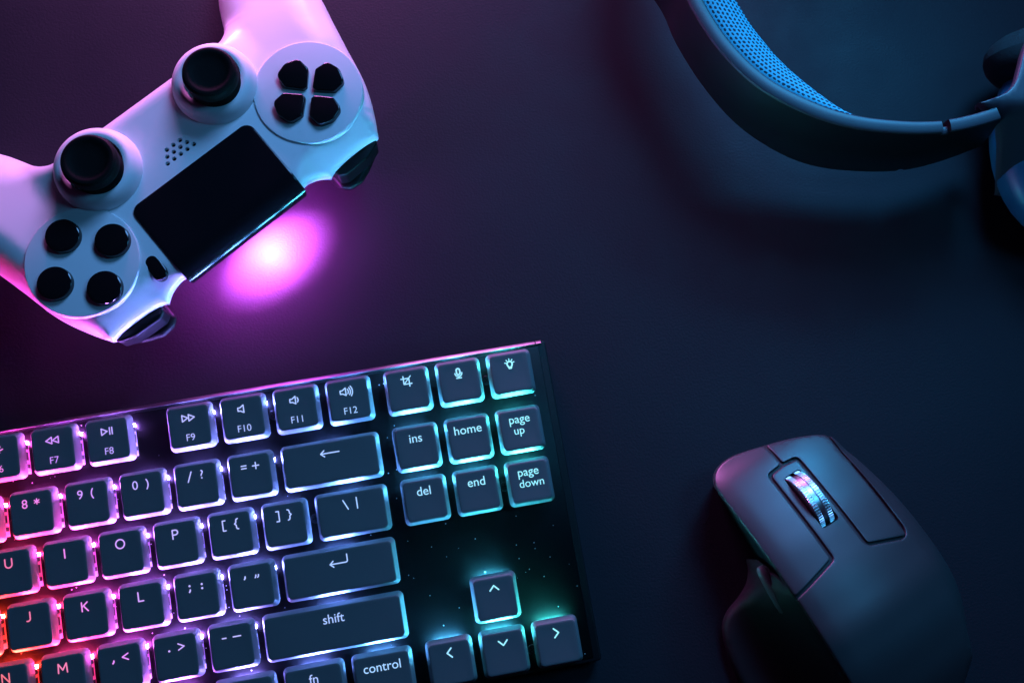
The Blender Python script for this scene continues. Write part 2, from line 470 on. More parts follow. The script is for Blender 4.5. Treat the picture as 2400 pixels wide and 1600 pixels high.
for sx in (-1,):
    q = np.array([(2.75 * math.cos(a), (2.3 if math.sin(a) > 0 else -2.3) + 2.75 * math.sin(a)) for a in np.linspace(0.01, 2 * math.pi + .01, 41)[:-1]])
    o = obj('option_button', prism(q, 39, 42.6, 0.7), M['gloss_black'], gc)
    o.location = Vector((sx * 31.3, -17.3, -1.0)) * MM; o.rotation_euler = (0, 0, R(4 * sx))

tp = round_poly([(-25.9, 4.6), (25.9, 4.6), (25.9, -27.5), (-25.9, -27.5)][::-1], [1.0, 1.0, 3.6, 3.6], 8)
def tp_z(P, D, I):
    y = -P[:, 1]; z = np.full(len(P), 42.5)
    k = np.clip((y - 18.6) / 9.2, 0, 1)
    z -= 9.0 * (1 - np.sqrt(np.clip(1 - k ** 2.0, 0, 1))) * 0.9
    e = np.clip(D / 0.7, 0, 1)
    return z - 0.5 * (1 - np.sqrt(np.clip(1 - (1 - e) ** 2, 0, 1))) * (y < 26.4)
obj('touchpad', sheet(dense(tp, 1.0), tp_z, (0.15, 0.4, 0.8), 1.0, (), [(0.05, lambda O: np.minimum(np.full(len(O), 38.0), tp_z(O, np.zeros(len(O)), None) - 2.5))], 0, True), M['touch_black'], gc)
bm = bmesh.new(); box(bm, -20, 20, -21.0, -16.0, 23.6, 24.4)
obj('light_bar', finish(bm, smooth=False), M['lightbar'], gc)
bm = bmesh.new(); box(bm, -22, 22, -22.0, -15.0, 24.3, 30)
obj('light_bar_housing', finish(bm, smooth=False), M['gloss_black'], gc)
sp = bpy.data.lights.new('light_bar_lamp', 'SPOT'); sp.energy = 5; sp.color = (0.80, 0.11, 1.0)
sp.spot_size = R(68); sp.spot_blend = 1.0; sp.shadow_soft_size = 0.002
so = bpy.data.objects.new('light_bar_lamp', sp); COL.objects.link(so); so.parent = gc
so.location = Vector((3.5, -18.5, 23.0)) * MM
so.rotation_euler = (Vector((3.5, -25.5, 0)) - Vector((3.5, -18.5, 23.0))).to_track_quat('-Z', 'Y').to_euler()
so.scale = (1.9, 1, 1)

# ------------------------------------------------------------------ keyboard
U = 19.05
kb = thing('keyboard', 'black low-profile keyboard with slate keys and rainbow backlight running from red to green', 'keyboard', (0, 0, 0))
kb.matrix_world = Matrix.Translation(Vector((-330.043, -84.785, 20.739)) * MM) @ Matrix.Rotation(R(9.949), 4, 'Z') @ Matrix.Rotation(R(2.5), 4, 'X')
ZP = -9.0                                      # top of the switch plate below the key tops
def desk_z(y): return -(17 - 1.2 + (y + 85.7) * math.sin(R(2.5)))
def wedge(x0, x1, y0, y1, ztop, bev):
    bm = bmesh.new()
    P = round_poly([(x0, y0), (x1, y0), (x1, y1), (x0, y1)], 1.2, 4); n = len(P)
    rings = [(P, None), (P, ztop - bev), (offset_pts(P, bev * .3), ztop - bev * .3), (offset_pts(P, bev), ztop)]
    vs = [[bm.verts.new((p[0], p[1], desk_z(p[1]) if z is None else z)) for p in q] for q, z in rings]
    for a, b in zip(vs, vs[1:]):
        for i in range(n): bm.faces.new((a[i], a[(i+1) % n], b[(i+1) % n], b[i]))
    bm.faces.new(vs[0][::-1]); bm.faces.new(vs[-1])
    return finish(bm)
X0, X1, Y0, Y1 = -8.0, 349.2, -96.0, 22.3
obj('case', wedge(X0, X1 + 1.8, Y0, Y1, ZP + 0.4, 0.6), M['case'], kb)
bm = bmesh.new()
for (xa, xb) in ((X0, X1 - 2.2), (X1 - 1.9, X1 + .2)):
    sec = [(Y1 - 1.1, ZP + 1.0), (Y1 - .85, ZP + 1.05), (Y1 + .15, ZP + .15), (Y1 + .3, ZP - .2), (Y1 + .3, ZP - 1.6), (Y1 - 1.1, ZP - 1.6)]
    va = [bm.verts.new((xa, y, z)) for y, z in sec]; vb = [bm.verts.new((xb, y, z)) for y, z in sec]
    for q in range(6): bm.faces.new((va[q], va[(q + 1) % 6], vb[(q + 1) % 6], vb[q]))
    bm.faces.new(va[::-1]); bm.faces.new(vb)
obj('case_trim', finish(bm), M['edge'], kb)
bm = bmesh.new(); box(bm, X0 + 1.2, X1 - 1.0, Y0 + 1.4, Y1 - 2.0, ZP - 0.6, ZP + 0.75)
bmesh.ops.bevel(bm, geom=bm.edges[:], offset=0.35, segments=2, affect='EDGES', profile=.5)
obj('plate', finish(bm), M['plate'], kb)
ZP += 0.75
for px, py in ((247.6, 11.2), (257.3, -28.4), (326.8, 10.9), (326.9, -28.8), (326.8, -87.7)):
    bm = bmesh.new()
    P = np.array([(1.75 * math.cos(a), 1.75 * math.sin(a)) for a in np.linspace(0, 2 * math.pi, 25)[:-1]])
    prism(P, 0, .45, .2, bm=bm)
    sc = obj('screw', finish(bm), M['screw'], kb); sc.location = Vector((px, py, ZP)) * MM; sc.rotation_euler = (0, 0, random.random())
    bm = bmesh.new(); box(bm, -1.0, 1.0, -.2, .2, .40, .52); box(bm, -.2, .2, -1.0, 1.0, .40, .53)
    obj('screw_slot', finish(bm, smooth=False), M['dark'], sc)

STOPS = [(6.6, (1, .035, .012)), (7.3, (1, .03, .05)), (8.0, (1, .04, .25)), (8.7, (1, .06, .62)), (9.4, (.68, .09, 1)), (10.6, (.36, .15, 1)), (12.2, (.18, .20, 1)),
         (14.0, (.10, .25, 1)), (15.3, (.06, .42, 1)), (16.6, (.04, .60, 1)), (17.5, (.02, .70, .80)), (18.6, (.01, .70, .50))]
def hue(u, row):
    k = min(1, max(0, (14 - u) / 6)); x = u + k * (0.8 - 0.45 * (row + 1)) + (1 - k) * 0.1 * row
    c = STOPS[-1][1]
    for (a, ca), (b, cb) in zip(STOPS, STOPS[1:]):
        if x <= b:
            t = max(0, (x - a) / (b - a)); c = [ca[i] + (cb[i] - ca[i]) * t for i in range(3)]; break
    wh = 0.03 * min(1, max(0, (x - 8) / 4))       # the diodes run a little whiter towards the blue end
    return [v * (1 - wh) + wh for v in c]

CAPZ = -3.7
def rrect(wd, ht, r, seg=5):
    return round_poly([(-wd/2, -ht/2), (wd/2, -ht/2), (wd/2, ht/2), (-wd/2, ht/2)], r, seg)
_caps, _hous, _leds = {}, {}, {}
def cap_mesh(wu):
    if wu not in _caps:
        wb = wu * U - 2.45; hb = 16.6; ins = 1.15
        bm = bmesh.new()
        prof = [(0, CAPZ, 1.9), (0.05, CAPZ + .5, 1.9), (ins - .12, -.45, 1.6), (ins + .02, -.16, 1.5), (ins + .28, -.02, 1.4), (ins + .6, 0, 1.2)]
        vs = []
        for i, z, r in prof:
            vs.append([bm.verts.new((p[0], p[1], z)) for p in rrect(wb - 2*i, hb - 2*i, r)])
        n = len(vs[0])
        for li, (a, b) in enumerate(zip(vs, vs[1:])):
            for i in range(n): bm.faces.new((a[i], a[(i+1) % n], b[(i+1) % n], b[i])).material_index = 1 if li < 3 else 0
        # faintly dished top
        q = [bm.verts.new((v.co.x * .8, v.co.y * .8, -.10)) for v in vs[-1]]
        for i in range(n): bm.faces.new((vs[-1][i], vs[-1][(i+1) % n], q[(i+1) % n], q[i]))
        bm.faces.new(q)
        # hollow underside
        s1 = [bm.verts.new((p[0], p[1], CAPZ)) for p in rrect(wb - 1.6, hb - 1.6, 1.3)]
        s2 = [bm.verts.new((p[0], p[1], -1.4)) for p in rrect(wb - 3.6, hb - 3.6, 1.3)]
        for a, b in ((vs[0], s1), (s1, s2)):
            for i in range(n): bm.faces.new((a[(i+1) % n], a[i], b[i], b[(i+1) % n]))
        bm.faces.new(s2[::-1])
        me = finish(bm, angle=24); me.materials.append(M['key']); me.materials.append(M['skirt']); _caps[wu] = me
    return _caps[wu]
def housing_mesh():
    if 'h' not in _hous:
        bm = bmesh.new()
        box(bm, -7.5, 7.5, -6.6, 5.0, ZP, ZP + 2.6); box(bm, -6.9, 7.1, -5.6, 3.6, ZP + 2.6, -3.9)
        # dark clips and gaps on the flanks of the clear housing
        for sx in (-1, 1):
            for ya, yb, za, zb in ((2.1, 3.7, 1.1, 2.9), (-4.8, -3.3, .9, 2.9), (-1.9, 1.0, 1.6, 3.3)):
                box(bm, min(sx*7.0, sx*7.75), max(sx*7.0, sx*7.75), ya, yb, ZP + za, ZP + zb, 1)
        me = finish(bm, smooth=False); me.materials.append(M['housing']); me.materials.append(M['clip']); _hous['h'] = me
    return _hous['h']
def led_mesh(side):
    if side not in _leds:
        bm = bmesh.new(); box(bm, -4.6, 4.6, 5.5, 6.6, ZP + .1, ZP + 1.5)
        if side: box(bm, 6.7, 7.6, 3.9, 5.1, ZP + .1, ZP + 1.8)  # extra glowing block, added as a hot spot beside the switch
        me = finish(bm, smooth=False); me.materials.append(M['led']); _leds[side] = me
    return _leds[side]

# legends: letters from Blender's built-in font, pictograms as rounded strokes
def text_verts(bm, s, size, x, y, off=0.0, align='CENTER'):
    cu = bpy.data.curves.new('text', 'FONT'); cu.body = s; cu.size = size; cu.align_x = align; cu.align_y = 'CENTER'
    cu.offset = off; cu.resolution_u = 4
    to = bpy.data.objects.new('text', cu); COL.objects.link(to)
    dg = bpy.context.evaluated_depsgraph_get()
    me = to.evaluated_get(dg).to_mesh()
    base = [bm.verts.new((v.co.x + x, v.co.y + y, 0.0)) for v in me.vertices]
    for p in me.polygons:
        try: bm.faces.new([base[i] for i in p.vertices])
        except ValueError: pass
    to.evaluated_get(dg).to_mesh_clear()
    bpy.data.objects.remove(to); bpy.data.curves.remove(cu)

_zs = [0.0]
def stroke(bm, pts, wd=0.5, closed=False):
    P = [Vector(p) for p in pts]; pairs = list(zip(P, P[1:])) + ([(P[-1], P[0])] if closed else [])
    for a, b in pairs:
        d = (b - a); L = d.length
        if L < 1e-6: continue
        d /= L; n = Vector((-d.y, d.x)); h = wd / 2
        ring = [b + n * h * math.sin(t) + d * h * math.cos(t) for t in np.linspace(math.pi/2, -math.pi/2, 6)]
        ring += [a - n * h * math.sin(t) - d * h * math.cos(t) for t in np.linspace(math.pi/2, -math.pi/2, 6)]
        _zs[0] = (_zs[0] + 0.0013) % 0.013
        bm.faces.new([bm.verts.new((p.x, p.y, _zs[0])) for p in ring][::-1])
def arc(cx, cy, r, a0, a1, n=10): return [(cx + r * math.cos(R(a)), cy + r * math.sin(R(a))) for a in np.linspace(a0, a1, n)]

def legend_mesh(kind):
    bm = bmesh.new(); y = 3.2; s = lambda pts, wd=0.42, c=False: stroke(bm, pts, wd, c); t = lambda *a, **k: text_verts(bm, *a, **k)
    if len(kind) == 1 and kind in 'UIOPJKLNM':
        a, b = y + 1.5, y - 1.5
        W = .46
        if kind == 'U': s([(-1.15, a)] + arc(0, b + 1.15, 1.15, 180, 360, 11) + [(1.15, a)], W)
        elif kind == 'I': s([(0, a), (0, b)], W)
        elif kind == 'O': s([(1.5 * math.cos(R(q)), y + 1.55 * math.sin(R(q))) for q in range(0, 360, 20)], W, True)
        elif kind == 'P': s([(-.9, b), (-.9, a), (.1, a)] + arc(.1, a - .82, .82, 90, -90, 8) + [(-.9, a - 1.64)], W)
        elif kind == 'J': s([(.6, a), (.6, b + .9)] + arc(-.25, b + .85, .85, 0, -110, 7), W)
        elif kind == 'K': s([(-.95, a), (-.95, b)], W); s([(1.0, a), (-.9, y - .05)], W); s([(-.35, y + .3), (1.1, b)], W)
        elif kind == 'L': s([(-.75, a), (-.75, b), (.95, b)], W)
        elif kind == 'N': s([(-1.2, b), (-1.2, a), (1.2, b), (1.2, a)], W)
        elif kind == 'M': s([(-1.5, b), (-1.35, a), (0, b + .9), (1.35, a), (1.5, b)], W)
    elif kind.startswith('pair:'):
        a, b = kind[5:].split(' ')
        for ch, xx in ((a, -2.1), (b, 2.1)):
            if ch == '-': s([(xx - .75, y), (xx + .55, y)])
            elif ch == '_': s([(xx - 1.2, y), (xx + 1.4, y)])
            elif ch == ',': s([(xx + .25, y - .75), (xx + .2, y - 1.15), (xx - .15, y - 1.6)], .5)
            elif ch == '.': s([(xx, y - .9), (xx + .02, y - .9)], .75)
            elif ch == '<': s([(xx + 1.0, y + 1.05), (xx - 1.0, y), (xx + 1.0, y - 1.05)])
            elif ch == '>': s([(xx - 1.0, y + 1.05), (xx + 1.0, y), (xx - 1.0, y - 1.05)])
            elif ch == ';': s([(xx, y + .6), (xx + .02, y + .6)], .75); s([(xx + .1, y - .7), (xx + .05, y - 1.1), (xx - .25, y - 1.5)], .5)
            elif ch == ':': s([(xx, y + .6), (xx + .02, y + .6)], .75); s([(xx, y - .8), (xx + .02, y - .8)], .75)
            elif ch == "'": s([(xx + .2, y + .4), (xx + .15, y - .1), (xx - .15, y - .5)], .5)
            elif ch == '"':
                for q in (-.45, .45): s([(xx + q + .2, y + .4), (xx + q + .15, y - .1), (xx + q - .15, y - .5)], .42)
            elif ch == '=': s([(xx - .85, y + .5), (xx + .85, y + .5)]); s([(xx - .85, y - .45), (xx + .85, y - .45)])
            elif ch == '+': s([(xx - 1.1, y), (xx + 1.1, y)]); s([(xx, y - 1.1), (xx, y + 1.1)])
            elif ch == '/': s([(xx - .7, y - 1.9), (xx + .7, y + 1.6)])
            elif ch == '\\': s([(xx - .6, y + 1.6), (xx + .9, y - 1.7)])
            elif ch == '|': s([(xx, y + 1.9), (xx, y - 1.9)])
            elif ch == '(': s(arc(xx + 2.6, y, 2.9, 145, 215))
            elif ch == ')': s(arc(xx - 2.6, y, 2.9, 35, -35))
            elif ch == '[': s([(xx + .6, y + 1.7), (xx - .35, y + 1.7), (xx - .35, y - 1.8), (xx + .6, y - 1.8)], .42)
            elif ch == ']': s([(xx - .6, y + 1.7), (xx + .35, y + 1.7), (xx + .35, y - 1.8), (xx - .6, y - 1.8)], .42)
            elif ch in '{}':
                k = 1 if ch == '{' else -1
                s([(xx + k*.8, y + 1.75), (xx + k*.3, y + 1.6), (xx + k*.1, y + 1.1), (xx + k*.1, y + .5), (xx - k*.45, y), (xx + k*.1, y - .5), (xx + k*.1, y - 1.2), (xx + k*.3, y - 1.7), (xx + k*.8, y - 1.85)], .42)
            elif ch == '*':
                for a in (90, 210, 330, 30, 150, 270): s([(xx, y + .5), (xx + .95 * math.cos(R(a)), y + .5 + .95 * math.sin(R(a)))], .36)
            else: t(ch, 4.4, xx, y, off=.004)
    elif kind.startswith('F'):
        t(kind.split(' ')[0], 3.5, 0, -4.0, off=-.02)
        ic = kind.split(' ')[1]; y = 3.1
        tri = lambda x, d: s([(x - d*1.0, y + 1.15), (x + d*1.0, y), (x - d*1.0, y - 1.15)], .42, True)
        if ic == 'fwd': tri(-1.15, 1); tri(1.15, 1)
        elif ic == 'rew': tri(-1.15, -1); tri(1.15, -1)
        elif ic == 'play': tri(-.9, 1); s([(.95, y + 1.2), (.95, y - 1.2)], .42); s([(1.8, y + 1.2), (1.8, y - 1.2)], .42)
        elif ic == 'rays':
            for a in (20, 55, 90, 125, 160): s([(1.1 * math.cos(R(a)), y - .9 + 1.1 * math.sin(R(a))), (2.1 * math.cos(R(a)), y - .9 + 2.1 * math.sin(R(a)))], .4)
            s([(-.9, y - 1.3), (.9, y - 1.3)], .4)
        else:
            n = int(ic[3:]); x = -.3 - .45 * n
            s([(x - 1.1, y + .5), (x - .3, y + .5), (x + .9, y + 1.35), (x + .9, y - 1.35), (x - .3, y - .65), (x - 1.1, y - .65)], .42, True)
            for k in range(n): s(arc(x + .5, y, 1.35 + .75 * k, 38, -38, 7), .4)
    elif kind == 'page up': t('page', 4.3, 0, 3.7, off=.004); t('up', 4.1, -.7, -.4, off=0)
    elif kind == 'page down': t('page', 4.3, -.1, 3.6, off=.004); t('down', 4.1, .6, -.5, off=-.01)
    elif kind == 'backspace': s([(3.3, y), (-3.3, y)]); s([(-2.0, y + 1.1), (-3.3, y), (-2.0, y - 1.1)])
    elif kind == 'enter': s([(3.0, y + 2.0), (3.0, y + .3)] + arc(2.4, y - .1, .6, 0, -90, 5) + [(-3.2, y - .7)]); s([(-2.0, y + .35), (-3.2, y - .7), (-2.0, y - 1.75)])
    elif kind == 'crop':
        s([(-1.0, y + 1.9), (-1.0, y - 1.0), (1.9, y - 1.0)], .42); s([(-1.9, y + 1.0), (1.0, y + 1.0), (1.0, y - 1.9)], .42); s([(-1.0, y - 1.0), (1.7, y + 1.8)], .36)
    elif kind == 'mic':
        s(arc(0, y + .9, .62, 0, 180, 7) + arc(0, y - .1, .62, 180, 360, 7), .55, True)
        s(arc(0, y - .1, 1.3, 180, 360, 11), .4); s([(0, y - 1.4), (0, y - 1.9)], .4); s([(-.9, y - 1.95), (.9, y - 1.95)], .4)
    elif kind == 'bulb':
        s(arc(0, y + .1, .95, -40, 220, 11) + [(-.5, y - 1.1), (.5, y - 1.1)], .55, True); s([(-.4, y - 1.5), (.4, y - 1.5)], .5)
        for a in (15, 52, 90, 128, 165): s([(1.35 * math.cos(R(a)), y + .2 + 1.35 * math.sin(R(a))), (1.8 * math.cos(R(a)), y + .2 + 1.8 * math.sin(R(a)))], .36)
    elif kind in ('^', 'v', '<', '>'):
        p = {'^': ((-1.55, -.75), (0, .85), (1.55, -.75)), 'v': ((-1.55, .75), (0, -.85), (1.55, .75)), '<': ((.75, 1.55), (-.85, 0), (.75, -1.55)), '>': ((-.75, 1.55), (.85, 0), (-.75, -1.55))}[kind]
        s([(a, b + 3.5) for a, b in p], .5)
    else: t(kind, 4.5, 0, 3.1, off=.004)
    return finish(bm, smooth=False)

KEYS = []   # (left u, row, width u, legend, label)
for u, leg, lab in ((6.5, None, None), (7.5, 'F6 rays', 'key with light rays symbol and F6'), (8.5, 'F7 rew', 'key with rewind symbol and F7'), (9.5, 'F8 play', 'key with play and pause symbol and F8'),
                    (11, 'F9 fwd', 'key with fast forward symbol and F9'), (12, 'F10 vol0', 'key with silent loudspeaker symbol and F10'), (13, 'F11 vol1', 'key with quiet loudspeaker symbol and F11'), (14, 'F12 vol3', 'key with loud loudspeaker symbol and F12')):
    KEYS.append((u, -1, 1, leg, lab))
for u, leg, lab in ((6, None, None), (7, None, None), (8, 'pair:8 *', 'key marked 8 and asterisk'), (9, 'pair:9 (', 'key marked 9 and bracket'), (10, 'pair:0 )', 'key marked 0 and bracket'), (11, 'pair:/ ?', 'key marked slash and question mark'), (12, 'pair:= +', 'key marked equals and plus')):
    KEYS.append((u, 0, 1, leg, lab))
KEYS.append((13, 0, 2, 'backspace', 'wide key with a long left arrow'))
for u, leg in ((6.5, None), (7.5, 'U'), (8.5, 'I'), (9.5, 'O'), (10.5, 'P'), (11.5, 'pair:[ {'), (12.5, 'pair:] }')):
    KEYS.append((u, 1, 1, leg, leg and 'key marked ' + leg.replace('pair:', '')))
KEYS.append((13.5, 1, 1.5, 'pair:\\ |', 'wide key with backslash and bar'))
for u, leg in ((6.75, None), (7.75, 'J'), (8.75, 'K'), (9.75, 'L'), (10.75, 'pair:; :'), (11.75, "pair:' \"")):
    KEYS.append((u, 2, 1, leg, leg and 'key marked ' + leg.replace('pair:', '')))
KEYS.append((12.75, 2, 2.25, 'enter', 'wide key with a bent return arrow'))
for u, leg in ((6.25, None), (7.25, 'N'), (8.25, 'M'), (9.25, 'pair:, <'), (10.25, 'pair:. >'), (11.25, 'pair:- _')):
    KEYS.append((u, 3, 1, leg, leg and 'key marked ' + leg.replace('pair:', '')))
KEYS.append((12.25, 3, 2.75, 'shift', 'widest key, marked shift'))
KEYS += [(10, 4, 1.25, None, None), (11.25, 4, 1.25, None, None), (12.5, 4, 1.25, 'fn', 'key marked fn'), (13.75, 4, 1.25, 'control', 'key marked control'), (3.75, 4, 6.25, None, None)]
g = 15.25 - 0.127
for k, (row, trio) in enumerate(((-1, ('crop', 'mic', 'bulb')), (0, ('ins', 'home', 'page up')), (1, ('del', 'end', 'page down')))):
    for j, leg in enumerate(trio): KEYS.append((g + j, row, 1, leg, {'crop': 'key with crop symbol', 'mic': 'key with microphone symbol', 'bulb': 'key with glowing bulb symbol'}.get(leg, 'key marked ' + leg)))
KEYS += [(g + 1, 3, 1, '^', 'key with up arrow'), (g, 4, 1, '<', 'key with left arrow'), (g + 1, 4, 1, 'v', 'key with down arrow'), (g + 2, 4, 1, '>', 'key with right arrow')]

for u, row, wu, leg, lab in KEYS:
    x = (u + wu / 2) * U; y = 0.594 * U if row < 0 else -(row + .5) * U
    k = obj('key', cap_mesh(wu), None, kb, lab)
    k.location = Vector((x, y, 0)) * MM
    h = hue(u + wu / 2, row); col = (*h, 1)
    s = obj('switch_housing', housing_mesh(), None, k); s.color = col
    l = obj('led', led_mesh(u < 12.3 and wu == 1), None, k); l.color = col
    if leg:
        lg = obj('legend', legend_mesh(leg), M['legend'], k)
        lg.location = Vector((0, 0, 0.02)) * MM
        lg.color = (*[min(1, .10 + .20 * min(1, max(0, (u - 7.5) / 4)) + .95 * c) for c in h], 1)

# ------------------------------------------------------------------ computer mouse
ms = thing('computer_mouse', 'dark graphite ergonomic mouse with a ridged steel scroll wheel and flared thumb rest', 'mouse', (102.1, -40.3, 0), (0, 0, R(30.04)))
YA = np.array([-1, 0, 4, 10, 20, 35, 50, 65, 80, 95, 108, 118, 124, 130.]); ZA = np.array([17, 18.5, 22.5, 26.5, 31.6, 38.2, 43.0, 45.6, 45.2, 41, 33, 23, 14, 5])
def m_zc(y): 
    ya = 6.5 - y
    return np.interp(ya, np.linspace(-1, 130, 132), np.convolve(np.pad(np.interp(np.linspace(-1, 130, 132), YA, ZA), 4, 'edge'), np.ones(9) / 9, 'valid'))
def m_top(P):
    x, y = P[:, 0], P[:, 1]
    return m_zc(y) - 0.0046 * np.clip(x + 28, 0, None) ** 2 - 0.02 * np.clip(-28 - x, 0, None) ** 2
top_out = np.concatenate([
    spline([(-34.6, 0.5), (-32.8, 3.6), (-29.5, 5.9), (-25.5, 6.9), (-21, 6.9), (-8.5, 4.2), (2, 1.2), (9.5, -1.8), (12.6, -3.6)], 1.0)[:-1],
    spline([(12.6, -3.6), (15.6, -6.5), (19.0, -16), (20.8, -25.5), (22.2, -36), (22.8, -48), (22.9, -58), (22.4, -67), (20, -76.5), (16.5, -85.2), (11.8, -94), (5, -104), (-5, -112.5), (-15, -115), (-24, -112), (-31, -103), (-34, -90), (-34.9, -74), (-35.1, -56), (-35.1, -43), (-35.0, -20), (-34.9, -4), (-34.6, 0.5)], 1.0)[:-1]])
top_out = ccw(top_out)
def rimmed(drop_fn):
    def f(P, D, I):
        x = P[:, 0]; right = smoothstep(x, 8, 15); rear = smoothstep(-P[:, 1], 84, 104)
        r = 1.2 + 8.5 * np.maximum(right * smoothstep(-P[:, 1], 2, 14), rear); d = 0.8 + 9.5 * np.maximum(right * smoothstep(-P[:, 1], 2, 14), rear)
        k = np.clip(D / r, 0, 1)
        return m_top(P) - drop_fn(P) - d * (1 - np.sqrt(np.clip(1 - (1 - k) ** 2, 0, 1)))
    return f
# dark core that shows in the seams
core_out = offset_pts(top_out, 0.5)
def core_z(P, D, I): return rimmed(lambda P: 1.1)(P, D + 0.5, I)
core_low = lambda O: np.full(len(O), 1.0)
WHEEL = round_poly([(-12.7, -8.6), (-5.3, -8.6), (-5.3, -29.0), (-12.7, -29.0)], 1.2, 4)
obj('chassis', sheet(core_out, core_z, (0.3, .8, 1.6, 3, 5, 7.5), 2.0, [dense(WHEEL, 1.0)],
    [(0.6, lambda O: np.maximum(core_z(O, np.zeros(len(O)), None) - 3, 2)), (2.4, lambda O: np.maximum(core_z(O, np.zeros(len(O)), None) - 10, 1.5)), (5.0, core_low)], 2, True), M['mouse_dark'], ms)
# shells: rear hump with the wheel housing, and the two buttons, all cut from the same surface
GAP = 0.55
lb_cut = [(-40, 12), (-9.6, 12), (-9.3, -4.6), (-16.2, -5.2), (-16.4, -38.2), (-35.3, -42.6), (-40, -42)]
rb_cut = [(-9.6, 12), (30, 12), (13.4, -3.6), (12.6, -46.4), (-2.9, -40.6), (-3.1, -5.2), (-9.3, -4.6)]
def button_outline(cut):
    C = ccw(dense(cut, .6)); T = ccw(dense(top_out, .6))
    it, ic = inside(T, C), inside(C, T)
    def run(A, m):
        k = int(np.where(m & ~np.roll(m, 1))[0][0]); A2 = np.roll(A, -k, 0); m2 = np.roll(m, -k); e = int(np.argmin(m2)) if not m2.all() else len(m2)
        return A2[:e]
    t, c = run(T, it), run(C, ic)
    return ccw(np.concatenate([t, c]))
def tidy(O, inset, r):
    """inset an outline, round its corners a little and resample"""
    q = offset_pts(O, inset); D, _ = seg_dist(q, O); q = q[(D > inset * .9)]
    for _ in range(r): q = (np.roll(q, 1, 0) + 2 * q + np.roll(q, -1, 0)) / 4
    return q
def shell_z(zf):
    def f(P, D, I):
        Dt, It = seg_dist(P, top_out)
        e = np.clip(D / 0.45, 0, 1)
        return zf(P, Dt, It) - 0.35 * (1 - np.sqrt(np.clip(1 - (1 - e) ** 2, 0, 1)))
    return f
zt = shell_z(rimmed(lambda P: 0.0))
def edge_skirt(dz): return lambda O: zt(O, np.zeros(len(O)), None) - dz
LBO, RBO = tidy(button_outline(lb_cut), GAP, 3), tidy(button_outline(rb_cut), GAP, 3)
obj('left_button', sheet(LBO, zt, (.15, .35, .7), 1.6, (), [(0.0, edge_skirt(2.2))], 0, True), M['mouse'], ms)
obj('right_button', sheet(RBO, zt, (.15, .35, .7), 1.6, (), [(0.0, edge_skirt(2.2))], 0, True), M['mouse'], ms)
# the rest of the top: start from the outline and walk round the two button cuts
T = ccw(dense(top_out, .6))
Lc, Rc = ccw(dense(lb_cut, .6)), ccw(dense(rb_cut, .6))
rest = ~(inside(T, Lc) | inside(T, Rc))
k = int(np.where(rest & ~np.roll(rest, 1))[0][0]); A2 = np.roll(T, -k, 0); m2 = np.roll(rest, -k)
run1 = A2[:int(np.argmin(m2))]
path = [run1[-1], (-35.0, -42.5), (-16.4, -38.2), (-16.2, -5.2), (-9.3, -4.6), (-3.1, -5.2), (-2.9, -40.6), (12.6, -46.4), (13.4, -4.6)] if np.linalg.norm(run1[-1] - np.array((-35.1, -43))) < 8 else None
if path is None: path = [run1[-1], (13.4, -4.6), (12.6, -46.4), (-2.9, -40.6), (-3.1, -5.2), (-9.3, -4.6), (-16.2, -5.2), (-16.4, -38.2), (-35.0, -42.5)]
seam = round_poly([run1[-2]] + path[1:] + [run1[0]], [0] + [.4, 2.6, 2.4, .3, 2.4, 2.2, 1.2, .4][:len(path) - 1] + [0], 5)
def open_dense(P, step):
    out = []
    for a, b in zip(P, P[1:]):
        k = max(1, int(np.ceil(np.linalg.norm(b - a) / step)))
        out += [a + (b - a) * j / k for j in range(k)]
    return np.array(out)
shell_o = ccw(np.concatenate([run1[:-2], open_dense(np.array(seam), .7)]))
D0 = np.linalg.norm(shell_o - np.roll(shell_o, 1, 0), axis=1); shell_o = shell_o[D0 > 0.08]
shell_o = tidy(shell_o, GAP, 1)
def hump_skirt(dz): return lambda O: np.maximum(zt(O, np.zeros(len(O)), None) - dz, 1.0)
obj('top_shell', sheet(shell_o, zt, (.15, .35, .8, 1.6, 3, 5), 1.8, [dense(WHEEL, 1.0)], [(0.0, hump_skirt(1.5))], 0, False), M['mouse'], ms)
# lower body: right flank and the flared thumb rest
wing_out = ccw(spline([(-33.5, -29.5), (-35.6, -33.5), (-38.5, -36.8), (-43.5, -39.4), (-50.5, -41.8), (-54.3, -44.8), (-56.9, -50), (-59, -58), (-60, -68), (-59.5, -82), (-56, -97), (-49, -108), (-38, -115), (-24, -117), (-18, -110), (-22, -90), (-28, -60), (-31, -40)], 1.0, True))
def wing_z(P, D, I):
    x, y = P[:, 0], P[:, 1]
    t = np.clip((-34.5 - x) / 25.0, 0, 1)
    wall = np.minimum(m_zc(y) - 3.0, 39) * smoothstep(-y, 26, 44) + 18 * (1 - smoothstep(-y, 26, 44))
    z = 7.5 + (wall - 7.5) * (1 - t) ** 4.6
    k = np.clip(D / 2.2, 0, 1)
    z = z - 3.5 * (1 - np.sqrt(np.clip(1 - (1 - k) ** 2, 0, 1)))
    return np.where(x > -34.6, np.minimum(z, m_top(P) - 4.5), z)
obj('thumb_rest', sheet(wing_out, wing_z, (.3, .7, 1.3, 2.1), 1.6, (), [(0.3, lambda O: np.full(len(O), 3.0)), (1.5, 0.4)], 3, True), M['mouse_dark'], ms)
tw = lathe([(0, -9), (1.1, -8.8), (1.8, -7.8), (2.1, -5.5), (2.2, 0), (2.1, 5.5), (1.8, 8.2), (1.2, 9), (0, 9.2)], 40)
two = obj('thumb_wheel', tw, mat('satin_grey_metal', (0.22, 0.22, 0.24), 0.35, 0.5, metal=0.6), ms)
two.location = Vector((-36.0, -39.5, 24.5)) * MM; two.rotation_euler = (R(90), 0, R(-2))
